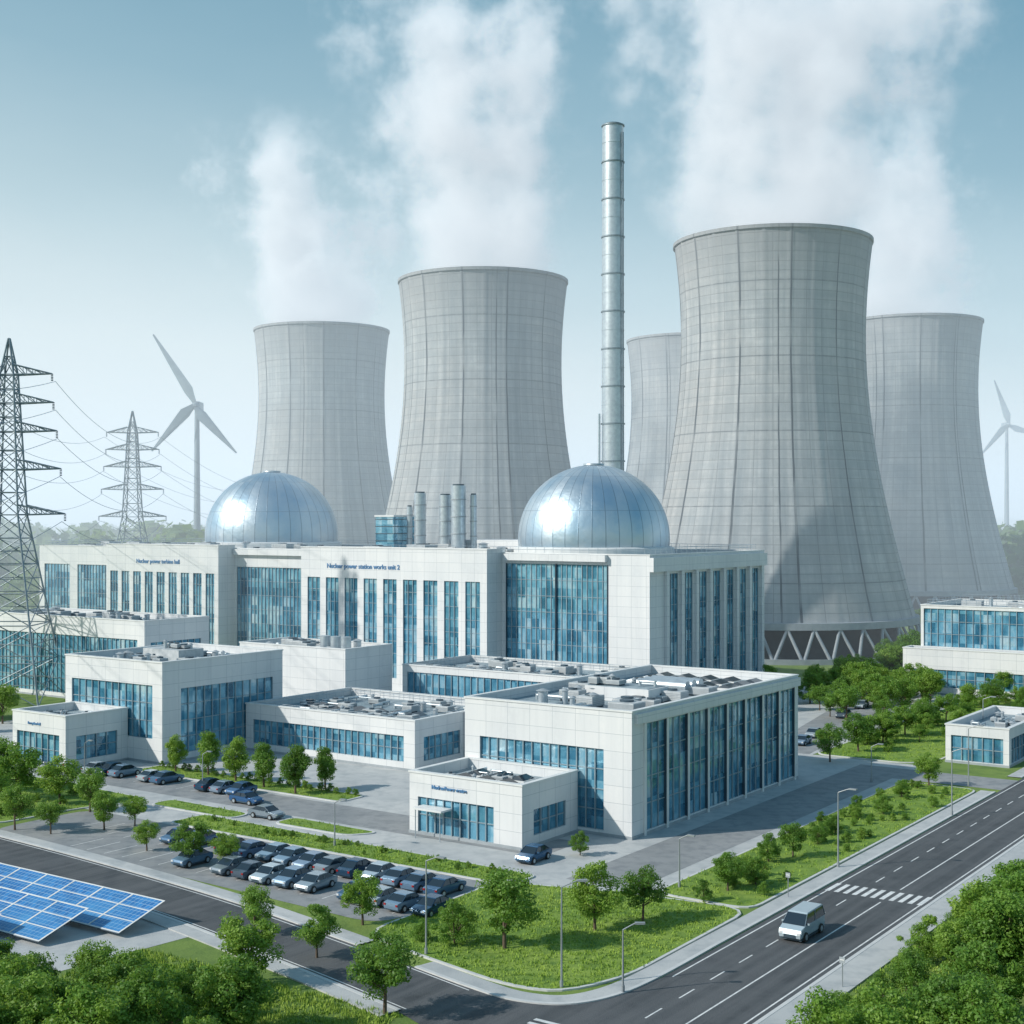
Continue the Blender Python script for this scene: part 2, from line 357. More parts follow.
hvac(A,4,18,5,20,13.5,30,rng,.9); A.box('roof_equipment','equip',7,15,9,14,13.52,15.3); hvac(A,8,14,10,13,15.3,6,rng,.6)
A.done()
A=Asm('gatehouse_building',W(-98,-8.5),ROT)
shell(A,0,0,12,10.88,7.5,{'F':[(1,10.6,.3,4.8,7,2)],'R':[(1.8,9,1.2,4.6,4,2)]})
hvac(A,2,10,2,9,6.5,10,rng,.5); text(A,'Reception hall',3.6,-.05,5.9,.5)
A.done()
A=Asm('workshop_building',W(-107,45),ROT)
shell(A,0,0,25.2,12.3,13,{'F':[(2,10,7.5,10,6,1)]})
hvac(A,3,22,2,10,12,30,rng,1.1)
for k in range(3): A.tube('roof_equipment','steel',(17+k*2.4,4,12),(17+k*2.4,4,14.8),.9,n=20)
A.done()
A=Asm('service_building',W(-175,42),ROT)
shell(A,0,0,46,16,16,{'F':[(1,44,1,12.5,34,4)],'R':[(1.5,14,1,12,8,4)]})
hvac(A,3,42,3,13,15,24,rng,1.2)
A.done()
A=Asm('terrace_building',W(-80,58),ROT)
shell(A,0,0,50,20,9.5,{'F':[(1,48,4.5,8.4,34,1)],'R':[(2,18,3,8,10,2)]})
hvac(A,3,47,3,17,8.5,40,rng,1.0); skylights(A,4,46,3,8,8.5,10,1); rail(A,1,49,1,19,8.7)
A.done()
# --- reactor hall
A=Asm('reactor_hall',W(-226,90.5),ROT)
LW=177.4
fr=[(2,12,3,24,8,6),(15,31,3,24,14,6),(71,95,2.5,24.5,22,7),(145.5,157,2,26.6,10,8,.25),(157.1,168.5,2,26.6,10,8,.25)]
shell(A,0,0,LW,49,28.5,{'F':fr,'R':[(7.0+i*5.9,10.9+i*5.9,1.5,25.0,3,8) for i in range(7)],'B':[(10+i*12,16+i*12,4,22,4,5) for i in range(13)]})
for i in range(8):
    a=7.0+i*5.9-1.0; A.box('pilasters','white',LW+.002,LW+.6,a-.55,a+.55,0,25.5)
A.box('pilasters','white',LW+.002,LW+.8,.002,48.9,25.5,28.1)
def block(x0,x1,n):
    w=x1-x0; pw=w/(n+.35)
    op=[(pw*.35+i*pw,pw*.35+i*pw+pw*.68,3,23,3,8) for i in range(n)]
    shell(A,x0,-5,w,4.99,29.2,{'F':op,'R':[]})
block(95.6,144.4,9); block(32.2,70.4,9)
text(A,'Nuclear power station works unit 2',103,-5.06,25.0,1.35)
text(A,'Nuclear power turbine hall',43,-5.06,25.0,1.35)
for (x0,x1) in((145.5,168.5),(71,95)): A.box('ledge','white',x0,x1,-1.0,-.003,27.2,28.45)
rz=27.5
hvac(A,100,150,4,30,rz,40,rng,1.5); hvac(A,5,90,3,20,rz,34,rng,1.4)
rail(A,1.5,LW-1.5,.8,48,28.7)
for i,(dx,hh,r) in enumerate([(4.5,13.5,1.3),(-1.0,13.0,1.35),(-6.2,15.0,1.6),(-8.8,13.0,.7),(7.5,10.5,.6)]):
    X=LW-(65+dx); Y=20+i%2*2
    A.tube('vent_stacks','steel',(X,Y,rz),(X,Y,rz+hh),r,n=20)
    for k in range(4): A.tube('vent_stacks','grey',(X,Y,rz+hh*k/4+.6),(X,Y,rz+hh*k/4+.85),r+.12,n=20)
    A.tube('vent_stacks','dark',(X,Y,rz+hh),(X,Y,rz+hh+.3),r*.8,n=20)
A.box('penthouse','glass',LW-79,LW-73.8,16,24,rz+.1,rz+8.2); A.box('penthouse','trim',LW-79.2,LW-73.6,15.8,24.2,rz+8.2,rz+8.6)
for k in range(5): A.box('penthouse','dark',LW-79.1,LW-73.7,15.9,24.1,rz+1.2+k*1.6,rz+1.35+k*1.6)
A.box('penthouse','white',LW-62,LW-40,22,34,rz+.1,rz+3.2)
def dome(cx,cy,R,hc):
    n=72;rings=18;vs=[];fs=[];uvs=[]
    phi0=-.22
    for j in range(rings+1):
        ph=phi0+(math.pi/2-phi0)*j/rings
        for i in range(n+1):
            t=2*math.pi*i/n; r=R*math.cos(ph) if j<rings else .02
            vs.append((cx+r*math.cos(t),cy+r*math.sin(t),hc+R*.97*math.sin(ph)))
    for j in range(rings):
        for i in range(n):
            a=j*(n+1)+i; fs.append((a,a+1,a+n+2,a+n+1))
            uvs.append([(i*36/n,j/3),((i+1)*36/n,j/3),((i+1)*36/n,(j+1)/3),(i*36/n,(j+1)/3)])
    A.poly('dome','dome',vs,fs,True,uvs)
    A.lathe('dome_ring','trim',[(R+.9,rz),(R+.9,rz+1.8),(R+.2,rz+2.1),(R-.6,rz+2.1)],64,c=(cx,cy),smooth=False)
    A.lathe('dome_cap','steel',[(2.2,hc+R*.965),(2.2,hc+R*.985),(0.02,hc+R*.99)],24,c=(cx,cy))
dome(LW-26.7,24,15.7,31.2); dome(LW-128,33,16.7,31)
A.done()
# --- right buildings
A=Asm('control_building',W(-19,151),ROT)
shell(A,0,0,44,26,17.5,{'F':[(.6,43.4,9.2,16.9,30,3)],'R':[(2,24,9.5,16.6,14,3)],'L':[(.6,25,9.5,16.6,14,3)]},wall='trim')
shell(A,-2,-5,48,4.9,9,{'F':[(1.5,46,1.5,5.0,24,2)]})
hvac(A,3,40,3,22,16.5,16,rng,1.2); rail(A,1,43,1,25,17.6)
A.done()
A=Asm('security_building',W(12.3,69),ROT)
shell(A,0,0,9,24,5.4,{'F':[(.8,8.2,.4,4.0,5,2)],'R':[(1.2,22.5,.4,4.0,14,2)],'L':[(2,20,.8,4,10,2)]})
hvac(A,1.5,7.5,3,21,4.4,14,rng,.7)
A.done()

# ---------------------------------------------------------------- cooling towers
def rad(z): return 24.5*math.sqrt(1+((z-84)/64.7)**2)
def tower_asm():
    A=Asm('cooling_tower')
    n=216;H=109.9
    zs=[9.2+(H-9.2)*i/44 for i in range(45)]
    vs=[];fs=[];uvs=[]
    for z in zs:
        for i in range(n+1):
            r=rad(z)+(.22 if i%9==0 else 0); t=2*math.pi*i/n
            vs.append((r*math.cos(t),r*math.sin(t),z))
    for j in range(len(zs)-1):
        for i in range(n):
            a=j*(n+1)+i; fs.append((a,a+1,a+n+2,a+n+1))
            uvs.append([(i*187.2/n,zs[j]),((i+1)*187.2/n,zs[j]),((i+1)*187.2/n,zs[j+1]),(i*187.2/n,zs[j+1])])
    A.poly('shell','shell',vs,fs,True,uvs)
    A.lathe('rim','shell',[(rad(H)+.05,H-1.0),(rad(H)+.35,H-.8),(rad(H)+.35,H+.1),(rad(H)-.9,H+.1),(rad(H-2)-.9,H-2)],96,187.2,False)
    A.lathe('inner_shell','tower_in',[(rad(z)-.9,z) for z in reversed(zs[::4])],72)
    A.lathe('ring_beam','leg',[(37.0,8.0),(38.6,8.0),(38.5,9.7),(37.2,9.8)],96,None,False)
    m=36
    for i in range(m):
        a=2*math.pi*i/m;b=2*math.pi*(i+.5)/m;c=2*math.pi*(i-.5)/m
        p=(41*math.cos(a),41*math.sin(a),0)
        for q in(b,c): A.tube('legs','leg',p,(37.9*math.cos(q),37.9*math.sin(q),8.3),.5,.42,n=6)
        A.box('legs','leg',p[0]-1,p[0]+1,p[1]-1,p[1]+1,0,.7)
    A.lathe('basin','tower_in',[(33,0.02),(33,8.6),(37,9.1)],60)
    A.lathe('basin_wall','leg',[(43,0),(43,1.3),(42.4,1.3),(42.4,0.1)],72,None,False)
    return A
TW=[(70.6,380),(-9.1,440),(-75.2,554),(74.6,585),(151.6,533)]
r0=tower_asm().done(); r0.location=(*TW[0],0)
for k,(x,y) in enumerate(TW[1:]):
    e=D.objects.new('cooling_tower',None); sc.collection.objects.link(e)
    for c in r0.children:
        o=D.objects.new(c.name.split('.')[0],c.data); sc.collection.objects.link(o); o.parent=e
    e.location=(x,y,0); e.rotation_euler=(0,0,.3+k*.9)
# chimney
A=Asm('chimney_stack',(23.8,330,0))
H=128
A.lathe('base','leg',[(4.6,0),(4.6,6),(3.1,7)],32)
z=5
while z<H:
    z1=min(z+8.8,H); r=2.75-.25*z/H
    A.tube('flue','steel',(0,0,z),(0,0,z1),r,r-.02,n=36)
    A.tube('flanges','lattice',(0,0,z1-.3),(0,0,z1),r+.22,n=36)
    A.tube('flanges','steel',(0,0,z+4.2),(0,0,z+4.3),r+.08,n=36)
    z=z1
A.tube('flue','dark',(0,0,H),(0,0,H+.3),2.1,n=32)
A.tube('side_pipe','steel',(-3.3,-.8,0),(-3.3,-.8,60),.3,n=10)
A.tube('ladder','lattice',(2.4,-1.7,0),(2.3,-1.6,H-2),.12,n=5); A.tube('ladder','lattice',(2.0,-2.1,0),(1.9,-2.0,H-2),.12,n=5)
A.done()

# ---------------------------------------------------------------- steam
def steam(name,loc,lx,ly,r0,k,H,dens,seed,fade=.9,fat=1.0):
    A=Asm(name,loc)
    n=24;vs=[];fs=[];m=12
    for j in range(m+1):
        z=-1.5+(H+1.5)*j/m; r=(r0+k*max(z,0))*(1.5 if j>0 else 1.02)
        r=min(r,25.2) if z<0.5 else r
        for i in range(n):
            t=2*math.pi*i/n; vs.append((lx*z+r*math.cos(t),ly*z+r*math.sin(t),z))
    for j in range(m):
        for i in range(n):
            q=(i+1)%n; fs.append((j*n+i,j*n+q,(j+1)*n+q,(j+1)*n+i))
    fs.append(tuple(range(n-1,-1,-1))); fs.append(tuple(range(m*n,m*n+n)))
    g=N('steam_'+str(seed)); tc=g.n('ShaderNodeTexCoord').outputs['Object']
    s=g.n('ShaderNodeSeparateXYZ',{0:tc}); z=s.outputs[2]
    dx=g.math('SUBTRACT',s.outputs[0],g.math('MULTIPLY',z,lx)); dy=g.math('SUBTRACT',s.outputs[1],g.math('MULTIPLY',z,ly))
    d=g.math('SQRT',g.math('ADD',g.math('MULTIPLY',dx,dx),g.math('MULTIPLY',dy,dy)))
    rr=g.math('ADD',g.math('MULTIPLY',g.math('MAXIMUM',z,0.0),k),r0)
    q=g.math('DIVIDE',d,rr)
    mp=g.n('ShaderNodeMapping',{'Vector':tc,'Location':(seed*31.0,seed*17.0,seed*5.0)}).outputs[0]
    nz=g.n('ShaderNodeTexNoise',{'Vector':mp,'Scale':.045,'Detail':5.0,'Roughness':.66}).outputs[0]
    zn=g.math('DIVIDE',g.math('MAXIMUM',z,0.0),H)
    amp=g.math('ADD',g.math('MULTIPLY',g.math('POWER',zn,.6),5.2),1.6)
    v=g.math('ADD',g.math('SUBTRACT',1.12*fat,q),g.math('MULTIPLY',g.math('SUBTRACT',nz,.5),amp))
    v=g.math('SUBTRACT',v,g.math('MULTIPLY',g.math('POWER',zn,1.4),fade))
    v=g.math('MULTIPLY',v,1.3,clamp=True)
    v=g.math('MULTIPLY',v,g.math('ADD',g.math('MULTIPLY',v,.8),.2))
    edge=g.math('MULTIPLY',g.math('SUBTRACT',1.45,q),2.4,clamp=True)
    endf=g.math('MULTIPLY',g.math('SUBTRACT',1.0,zn),4.0,clamp=True)
    v=g.math('MULTIPLY',g.math('MULTIPLY',v,edge),endf)
    de=g.math('MULTIPLY',v,g.math('MULTIPLY',g.math('SUBTRACT',1.0,g.math('MULTIPLY',zn,.7)),dens))
    scn=g.n('ShaderNodeVolumePrincipled',{'Color':(.97,.985,1,1),'Density':de,'Anisotropy':.1,'Emission Color':(.82,.92,1,1),'Emission Strength':g.math('MULTIPLY',de,.38)}).outputs[0]  # added emission stands in for multiple scattering and brightens the steam
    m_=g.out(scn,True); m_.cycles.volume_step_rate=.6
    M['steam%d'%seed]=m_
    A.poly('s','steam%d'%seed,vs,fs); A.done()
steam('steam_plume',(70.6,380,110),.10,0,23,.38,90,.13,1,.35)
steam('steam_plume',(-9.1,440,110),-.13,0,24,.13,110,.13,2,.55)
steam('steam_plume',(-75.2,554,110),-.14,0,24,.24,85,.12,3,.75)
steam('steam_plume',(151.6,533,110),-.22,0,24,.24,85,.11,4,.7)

# ---------------------------------------------------------------- wind turbines
def blade(A,hub,ang,L,w):
    d=Vector((math.cos(ang),0,math.sin(ang))); c=Vector((-math.sin(ang),0,math.cos(ang))); vs=[];n=10
    for i in range(n+1):
        t=i/n; ch=w*(.45+.9*min(t/.2,1))*(1-.85*max(0,(t-.2)/.8)) ; th=ch*.18; p=hub+d*(L*t); tw=.4*(1-t)
        cc=c*math.cos(tw)+Vector((0,1,0))*math.sin(tw); nn=Vector((0,1,0))*math.cos(tw)-c*math.sin(tw)
        for a,b in((.3,0),(.0,.5),(-.7,0),(0,-.5)): vs.append(p+cc*ch*a+nn*th*b)
    fs=[(4*i+k,4*i+(k+1)%4,4*i+4+(k+1)%4,4*i+4+k) for i in range(n) for k in range(4)]; fs.append((4*n,4*n+1,4*n+2,4*n+3))
    A.poly('blades','wt',vs,fs)
def turbine(X,Y,hz,angs,Ls,k=1):
    A=Asm('wind_turbine',(X,Y,0))
    A.tube('tower','wt',(0,0,0),(0,0,hz-1),1.8*k,1.0*k,n=24)
    A.box('nacelle','wt',-1.5*k,1.5*k,-2.5*k,6*k,hz-1.6*k,hz+1.6*k)
    A.tube('hub','wt',(0,-2.5*k,hz),(0,-4.6*k,hz),1.7*k,.6*k,n=16)
    for a,l in zip(angs,Ls): blade(A,Vector((0,-3.4*k,hz)),math.radians(a),l,3.4*k)
    A.done()
turbine(-135,600,84,(121,227,311),(35,27,27),1.0)
turbine(318,900,96,(108,228,-18),(30,27,24),1.0)

# ---------------------------------------------------------------- pylons
ARMS=[(36,8.2),(44.7,7.8),(52,7.4),(57.5,7.0),(63,7.0)]
def pylon():
    A=Asm('electricity_pylon')
    def hw(z):
        pts=[(0,8.5),(36,2.6),(63,1.3),(70,.12)]
        for (a,b),(c,d) in zip(pts,pts[1:]):
            if z<=c: return b+(d-b)*(z-a)/(c-a)
        return .12
    zs=[0,8,15,21,26.5,31.5,36,40.3,44.7,48.4,52,54.8,57.5,60.2,63,66.5,70]
    def c(z): h=hw(z); return [Vector((-h,-h,z)),Vector((h,-h,z)),Vector((h,h,z)),Vector((-h,h,z))]
    for a,b in zip(zs,zs[1:]):
        p=c(a);q=c(b)
        for i in range(4):
            j=(i+1)%4
            A.tube('lattice','lattice',p[i],q[i],.2,n=4,cap=False)
            A.tube('lattice','lattice',p[i],q[j],.11,n=4,cap=False); A.tube('lattice','lattice',p[j],q[i],.11,n=4,cap=False)
            A.tube('lattice','lattice',q[i],q[j],.11,n=4,cap=False)
            if a<30:
                m=(p[i]+q[i]+p[j]+q[j])/4; A.tube('lattice','lattice',(p[i]+q[i])/2,m,.08,n=4,cap=False); A.tube('lattice','lattice',(p[j]+q[j])/2,m,.08,n=4,cap=False)
    for z,s in ARMS:
        h=hw(z)
        for sg in(-1,1):
            tip=Vector((sg*(s+h),0,z+.2))
            for yy in(-h,h):
                A.tube('arms','lattice',(sg*h,yy,z),tip,.14,n=4,cap=False); A.tube('arms','lattice',(sg*h,yy,z+1.9),tip,.14,n=4,cap=False)
                for k in range(1,4):
                    t=k/4; a=Vector((sg*h,yy,z)).lerp(tip,t); b=Vector((sg*h,yy,z+1.9)).lerp(tip,t); b2=Vector((sg*h,yy,z+1.9)).lerp(tip,t-.25)
                    A.tube('arms','lattice',a,b,.08,n=4,cap=False);A.tube('arms','lattice',a,b2,.08,n=4,cap=False)
            for k in range(5): A.tube('insulators','dark',tip-Vector((0,0,.3*k)),tip-Vector((0,0,.3*k+.18)),.22,n=8)
    return A
pa=pylon(); PY=[(-97,270),(-122,450),(-105,760),(-85,60)]
p0=pa.done(); p0.location=(*PY[0],0)
for x,y in PY[1:]:
    e=D.objects.new('electricity_pylon',None); sc.collection.objects.link(e)
    for c in p0.children:
        o=D.objects.new(c.name.split('.')[0],c.data); sc.collection.objects.link(o); o.parent=e
    e.location=(x,y,0)
A=Asm('power_lines')
def wire(a,b,sag,r=.05):
    pr=None
    for i in range(25):
        t=i/24; q=Vector(a).lerp(Vector(b),t); q.z-=4*sag*t*(1-t)
        if pr: A.tube('wires','lattice',pr,q,r,n=3,cap=False)
        pr=q
for (i,j,sg) in((0,1,6),(1,2,14),(3,0,9)):
    for z,s in ARMS:
        for sd in(-1,1):
            x=sd*(s+2); wire((PY[i][0]+x,PY[i][1],z-1.3),(PY[j][0]+x,PY[j][1],z-1.3),sg,.06)
A.done()

# ---------------------------------------------------------------- ground & roads
def flat(name,mat,pts,z,site=True):
    A=Asm(name); A.poly('p',mat,[W(x,y,z) if site else (x,y,z) for x,y in pts],[tuple(range(len(pts)))]); return A.done()
def offs(pts,d):
    n=len(pts);area=sum(pts[i][0]*pts[(i+1)%n][1]-pts[(i+1)%n][0]*pts[i][1] for i in range(n))
    s=1 if area>0 else -1; out=[]
    for i in range(n):
        p0,p1,p2=Vector(pts[i-1]),Vector(pts[i]),Vector(pts[(i+1)%n])
        a=(p1-p0).normalized();b=(p2-p1).normalized(); n1=Vector((a.y,-a.x))*s;n2=Vector((b.y,-b.x))*s
        m=(n1+n2).normalized(); k=d/max(.4,m.dot(n1)); out.append((p1.x+m.x*k,p1.y+m.y*k))
    return out
def roundp(pts,r=1.5,seg=4):
    out=[];n=len(pts)
    for i in range(n):
        p0,p1,p2=Vector(pts[i-1]),Vector(pts[i]),Vector(pts[(i+1)%n])
        a=p1+(p0-p1).normalized()*min(r,(p0-p1).length*.45); b=p1+(p2-p1).normalized()*min(r,(p2-p1).length*.45)
        for k in range(seg+1):
            t=k/seg; q=a.lerp(p1,t).lerp(p1.lerp(b,t),t); out.append((q.x,q.y))
    return out
BEDS=[]
def bed(pts,r=1.5,tuft=1.0):
    pts=roundp(pts,r); o=offs(pts,.28); n=len(pts)
    A=Asm('kerb'); vs=[W(x,y,.0) for x,y in o]+[W(x,y,.14) for x,y in o]+[W(x,y,.14) for x,y in pts]
    A.poly('k','kerb',vs,[(i,(i+1)%n,n+(i+1)%n,n+i) for i in range(n)]+[(n+i,n+(i+1)%n,2*n+(i+1)%n,2*n+i) for i in range(n)]); A.done()
    flat('lawn','grass',pts,.135); BEDS.append((pts,tuft))
A=Asm('ground'); g=[-9000,-3000,-1000,-400,-200,0,200,400,1000,3000,9000]
vs=[(x,y,0) for y in g for x in g]; n=len(g)
A.poly('g','soil',vs,[(j*n+i,j*n+i+1,(j+1)*n+i+1,(j+1)*n+i) for j in range(n-1) for i in range(n-1)]); A.done()
flat('plaza_paving','plaza',[(-135,-23.5),(12.4,-23.5),(12.4,64),(-6,64),(-6,150),(-135,150)],.012)
flat('access_road','lot',[(-135,-12),(-4,-12),(-4,-4),(-135,-4)],.018)
flat('service_road','lot',[(-6.5,64),(-18,150),(-30,150),(-14,64)],.022)
flat('service_road','lot',[(3,-18),(10.5,-18),(10.5,52),(25,52),(25,60),(3,60)],.02)
flat('parking_lot','lot',roundp([(-62,-23.5),(-62,-37.3),(-2,-40.3),(-.5,-23.5)],3),.020)
A=Asm('parking_markings')
def stripe(A,x0,x1,y0,y1,z=.03,mat='paint'): A.poly('m',mat,[W(x0,y0,z),W(x1,y0,z),W(x1,y1,z),W(x0,y1,z)],[(0,1,2,3)])
for i in range(19): stripe(A,-55+i*2.8,-54.88+i*2.8,-31,-26.2); 
for i in range(17): stripe(A,-48+i*2.8,-47.88+i*2.8,-37,-32.6)
for i in range(17): stripe(A,-97+i*2.8,-96.88+i*2.8,-8.6,-4.2)
A.done()
flat('main_road','asphalt',[(25,-260),(35,-260),(35,700),(25,700)],.030)
def ribbon(pts,w0,w1,sub=8):
    P=[Vector(p) for p in pts];out=[]
    for i in range(len(P)-1):
        p0=P[max(i-1,0)];p1=P[i];p2=P[i+1];p3=P[min(i+2,len(P)-1)]
        for k in range(sub):
            t=k/sub; out.append(.5*((2*p1)+(p2-p0)*t+(2*p0-5*p1+4*p2-p3)*t*t+(3*p1-p0-3*p2+p3)*t**3))
    out.append(P[-1]); L=[];R=[]
    for i,p in enumerate(out):
        d=(out[min(i+1,len(out)-1)]-out[max(i-1,0)]).normalized(); nn=Vector((-d.y,d.x))
        L.append(p+nn*w0);R.append(p+nn*w1)
    return L,R
def rib(name,mat,pts,w0,w1,z,h=0):
    L,R=ribbon(pts,w0,w1); A=Asm(name); n=len(L)
    vs=[W(p.x,p.y,z+h) for p in L]+[W(p.x,p.y,z+h) for p in R]; fs=[(i,i+1,n+i+1,n+i) for i in range(n-1)]
    if h:
        vs+=[W(p.x,p.y,z) for p in L]+[W(p.x,p.y,z) for p in R]
        fs+=[(i,2*n+i,2*n+i+1,i+1) for i in range(n-1)]+[(n+i,n+i+1,3*n+i+1,3*n+i) for i in range(n-1)]
    A.poly('r',mat,vs,fs); A.done()
CR=[(-260,-36),(-160,-39.5),(-100,-41),(-59,-42),(-23,-45.2),(0,-49.3),(14,-52.3),(26,-53.5)]
rib('cross_road','asphalt',CR,-3.4,3.4,.026)
rib('road_markings','paint',CR[:-1],2.9,3.02,.034); rib('road_markings','paint',CR[:-1],-3.02,-2.9,.034)
rib('kerb','kerb',CR[:-2],3.4,3.75,0,.13); rib('kerb','kerb',CR[:-1],-3.75,-3.4,0,.13)
rib('pavement','plaza',CR[:-2],3.76,5.3,0,.11); rib('pavement','plaza',CR[:-1],-5.3,-3.76,0,.11)
cor=[(8,-47.6),(14,-48.9),(18.5,-49.4),(22.2,-48),(24.2,-44.5),(24.85,-39),(24.85,-30)]
flat('cross_road','asphalt',[(10,-49.5),(14,-48.9),(18.5,-49.4),(22.2,-48),(24.2,-44.5),(24.9,-39),(25.2,-39),(25.2,-70),(24.4,-64),(21,-59),(14,-56.2),(10,-55)],.0275)
rib('kerb','kerb',cor,-.02,.32,0,.13); rib('pavement','plaza',cor,.33,1.9,0,.11)
rib('kerb','kerb',[(24.85,-30),(24.85,50)],-.0,.32,0,.13); rib('kerb','kerb',[(24.85,62),(24.85,690)],-.0,.32,0,.13)
rib('pavement','plaza',[(24.85,-30),(24.85,50)],.33,1.9,0,.11)
rib('pavement','plaza',[(24.85,62),(24.85,690)],.33,1.9,0,.11)
rib('kerb','kerb',[(35.02,-260),(35.02,690)],-.32,0,0,.13); rib('pavement','plaza',[(35.34,-260),(35.34,690)],-2.6,0,0,.11)
A=Asm('road_markings')
stripe(A,25.5,25.64,-38,400,.036);stripe(A,34.4,34.54,-200,400,.036);stripe(A,31.1,31.24,-48,-8.6,.036);stripe(A,31.1,31.24,-3.4,400,.036)
for i in range(80):
    y=-52+i*5
    if -11<y<-2: continue
    stripe(A,28.2,28.33,y,y+2.4,.036)
for i in range(11): stripe(A,25.35+i*.88,25.8+i*.88,-7.6,-4.4,.037)
for i in range(9): stripe(A,22.0,24.6,-58.2+i*.8,-57.8+i*.8,.037)
A.done()
bed([(-1.5,-23),(11,-19.5),(22.4,-18),(22.6,-40),(20.5,-46),(16,-46.8),(6,-44.8),(-1,-43)],3)
bed([(12.8,-17.6),(22.4,-17.6),(22.4,50),(12.8,50)],2)
bed([(-48,-23),(-3,-23.2),(0,-21),(0,-19),(-48,-18)],1)
bed([(-135,-33),(-64,-35.5),(-63.5,-24),(-60,-15.5),(-100,-13.5),(-135,-13.5)],3)
bed([(-78,-2.8),(-40,-2.8),(-40,1.6),(-78,1.6)],1)
bed([(-38,-16.2),(-27,-16.2),(-25,-13.4),(-38,-13.0)],1.2)
bed([(-58,-17.3),(-44,-17.3),(-44,-14.5),(-58,-14)],1.2)
bed([(-5.6,64.5),(8,64.5),(11,68),(11,148),(-5.6,148)],2)
def inside(pt,poly):
    x,y=pt;c=False;n=len(poly);j=n-1
    for i in range(n):
        if (poly[i][1]>y)!=(poly[j][1]>y) and x<(poly[j][0]-poly[i][0])*(y-poly[i][1])/(poly[j][1]-poly[i][1])+poly[i][0]: c=not c
        j=i
    return c
rg=random.Random(11); A=Asm('grass_tufts'); vs=[];fs=[]
def tuft(x,y,z,hs):
    X,Y,_=W(x,y)
    for k in range(5):
        a=rg.uniform(0,6.28);l=rg.uniform(.5,1)*hs;px=X+rg.uniform(-.2,.2);py=Y+rg.uniform(-.2,.2);w=.05
        b=len(vs); vs.extend([(px-w*math.cos(a),py-w*math.sin(a),z),(px+w*math.cos(a),py+w*math.sin(a),z),(px+rg.uniform(-.12,.12),py+rg.uniform(-.12,.12),z+l)]); fs.append((b,b+1,b+2))
for poly,_ in BEDS:
    xs=[p[0] for p in poly];ys=[p[1] for p in poly]
    ar=(max(xs)-min(xs))*(max(ys)-min(ys)); dist=W((min(xs)+max(xs))/2,(min(ys)+max(ys))/2)[1]
    for _ in range(int(ar*(6 if dist<150 else 2.2))):
        p=(rg.uniform(min(xs),max(xs)),rg.uniform(min(ys),max(ys)))
        if inside(p,poly): tuft(*p,.13,rg.choice((.12,.2,.3)))
for _ in range(9000):
    tuft(rg.uniform(-13,14),rg.uniform(-80,-56.5),0,rg.choice((.2,.3,.45)))
for _ in range(7000):
    tuft(rg.uniform(38.2,48),rg.uniform(-50,60),0,rg.choice((.2,.3,.45)))
A.poly('t','blade',vs,fs); A.done()

# ---------------------------------------------------------------- trees
def tree_mesh(seed,shape='round'):
    r=random.Random(seed); A=Asm('t')
    th=.22 if shape!='bush' else .05
    top=Vector((r.uniform(-.03,.03),r.uniform(-.03,.03),.6))
    A.tube('t','bark',(0,0,-.02),(top.x*.4,top.y*.4,th+.05),.026,.018,n=7); A.tube('t','bark',(top.x*.4,top.y*.4,th+.05),top,.018,.006,n=6)
    cl=[]
    nc=38
    rx=r.uniform(.36,.43) if shape=='round' else (.27 if shape=='tall' else .48)
    rz=.41 if shape!='bush' else .46; cz=.59 if shape!='bush' else .5
    for i in range(nc):
        while True:
            p=Vector((r.uniform(-1,1),r.uniform(-1,1),r.uniform(-1,1)))
            if .25<p.length<1: break
        wz=1-.25*max(0,p.z) ; q=Vector((p.x*rx*wz*r.uniform(.75,1.05),p.y*rx*wz*r.uniform(.75,1.05),cz+p.z*rz*.88))
        if q.z<th: q.z=th+.03
        cl.append((q,r.uniform(.075,.15)))
    for q,cr in cl[:12]:
        s=Vector((top.x*.4,top.y*.4,th+r.uniform(0,.2))); A.tube('t','bark',s,q,.009,.003,n=4,cap=False)
    vs=[];fs=[]
    for q,cr in cl:
        for k in range(200):
            d=Vector((r.gauss(0,1),r.gauss(0,1),r.gauss(0,1))).normalized(); rr=cr*r.uniform(.55,1.12)
            c=q+Vector((d.x*rr,d.y*rr,d.z*rr*.8)); nn=(d+Vector((r.gauss(0,.6),r.gauss(0,.6),r.gauss(0,.6)+.3))).normalized()
            a=nn.orthogonal().normalized(); ang=r.uniform(0,6.28); b=nn.cross(a); a2=a*math.cos(ang)+b*math.sin(ang); b2=nn.cross(a2)
            s=r.uniform(.008,.018); bb=len(vs)
            vs+= [c-a2*s*1.4,c+b2*s*.8,c+a2*s*1.4,c-b2*s*.8]; fs.append((bb,bb+1,bb+2,bb+3))
    A.poly('t','leaf',vs,fs)
    return A.mesh('t','tree')
TM=[tree_mesh(i,'round') for i in range(6)]; TT=[tree_mesh(20+i,'tall') for i in range(3)]; TB=[tree_mesh(40+i,'bush') for i in range(3)]
rt=random.Random(5)
def tree(X,Y,H,kind='r'):
    me=rt.choice({'r':TM,'t':TT,'b':TB}[kind]); s=H*rt.uniform(.97,1.05); w=s*rt.uniform(.95,1.15)
    inst('shrub' if kind=='b' else 'tree',me,(X,Y,0.1),rt.uniform(0,6.28),(w,w,s))
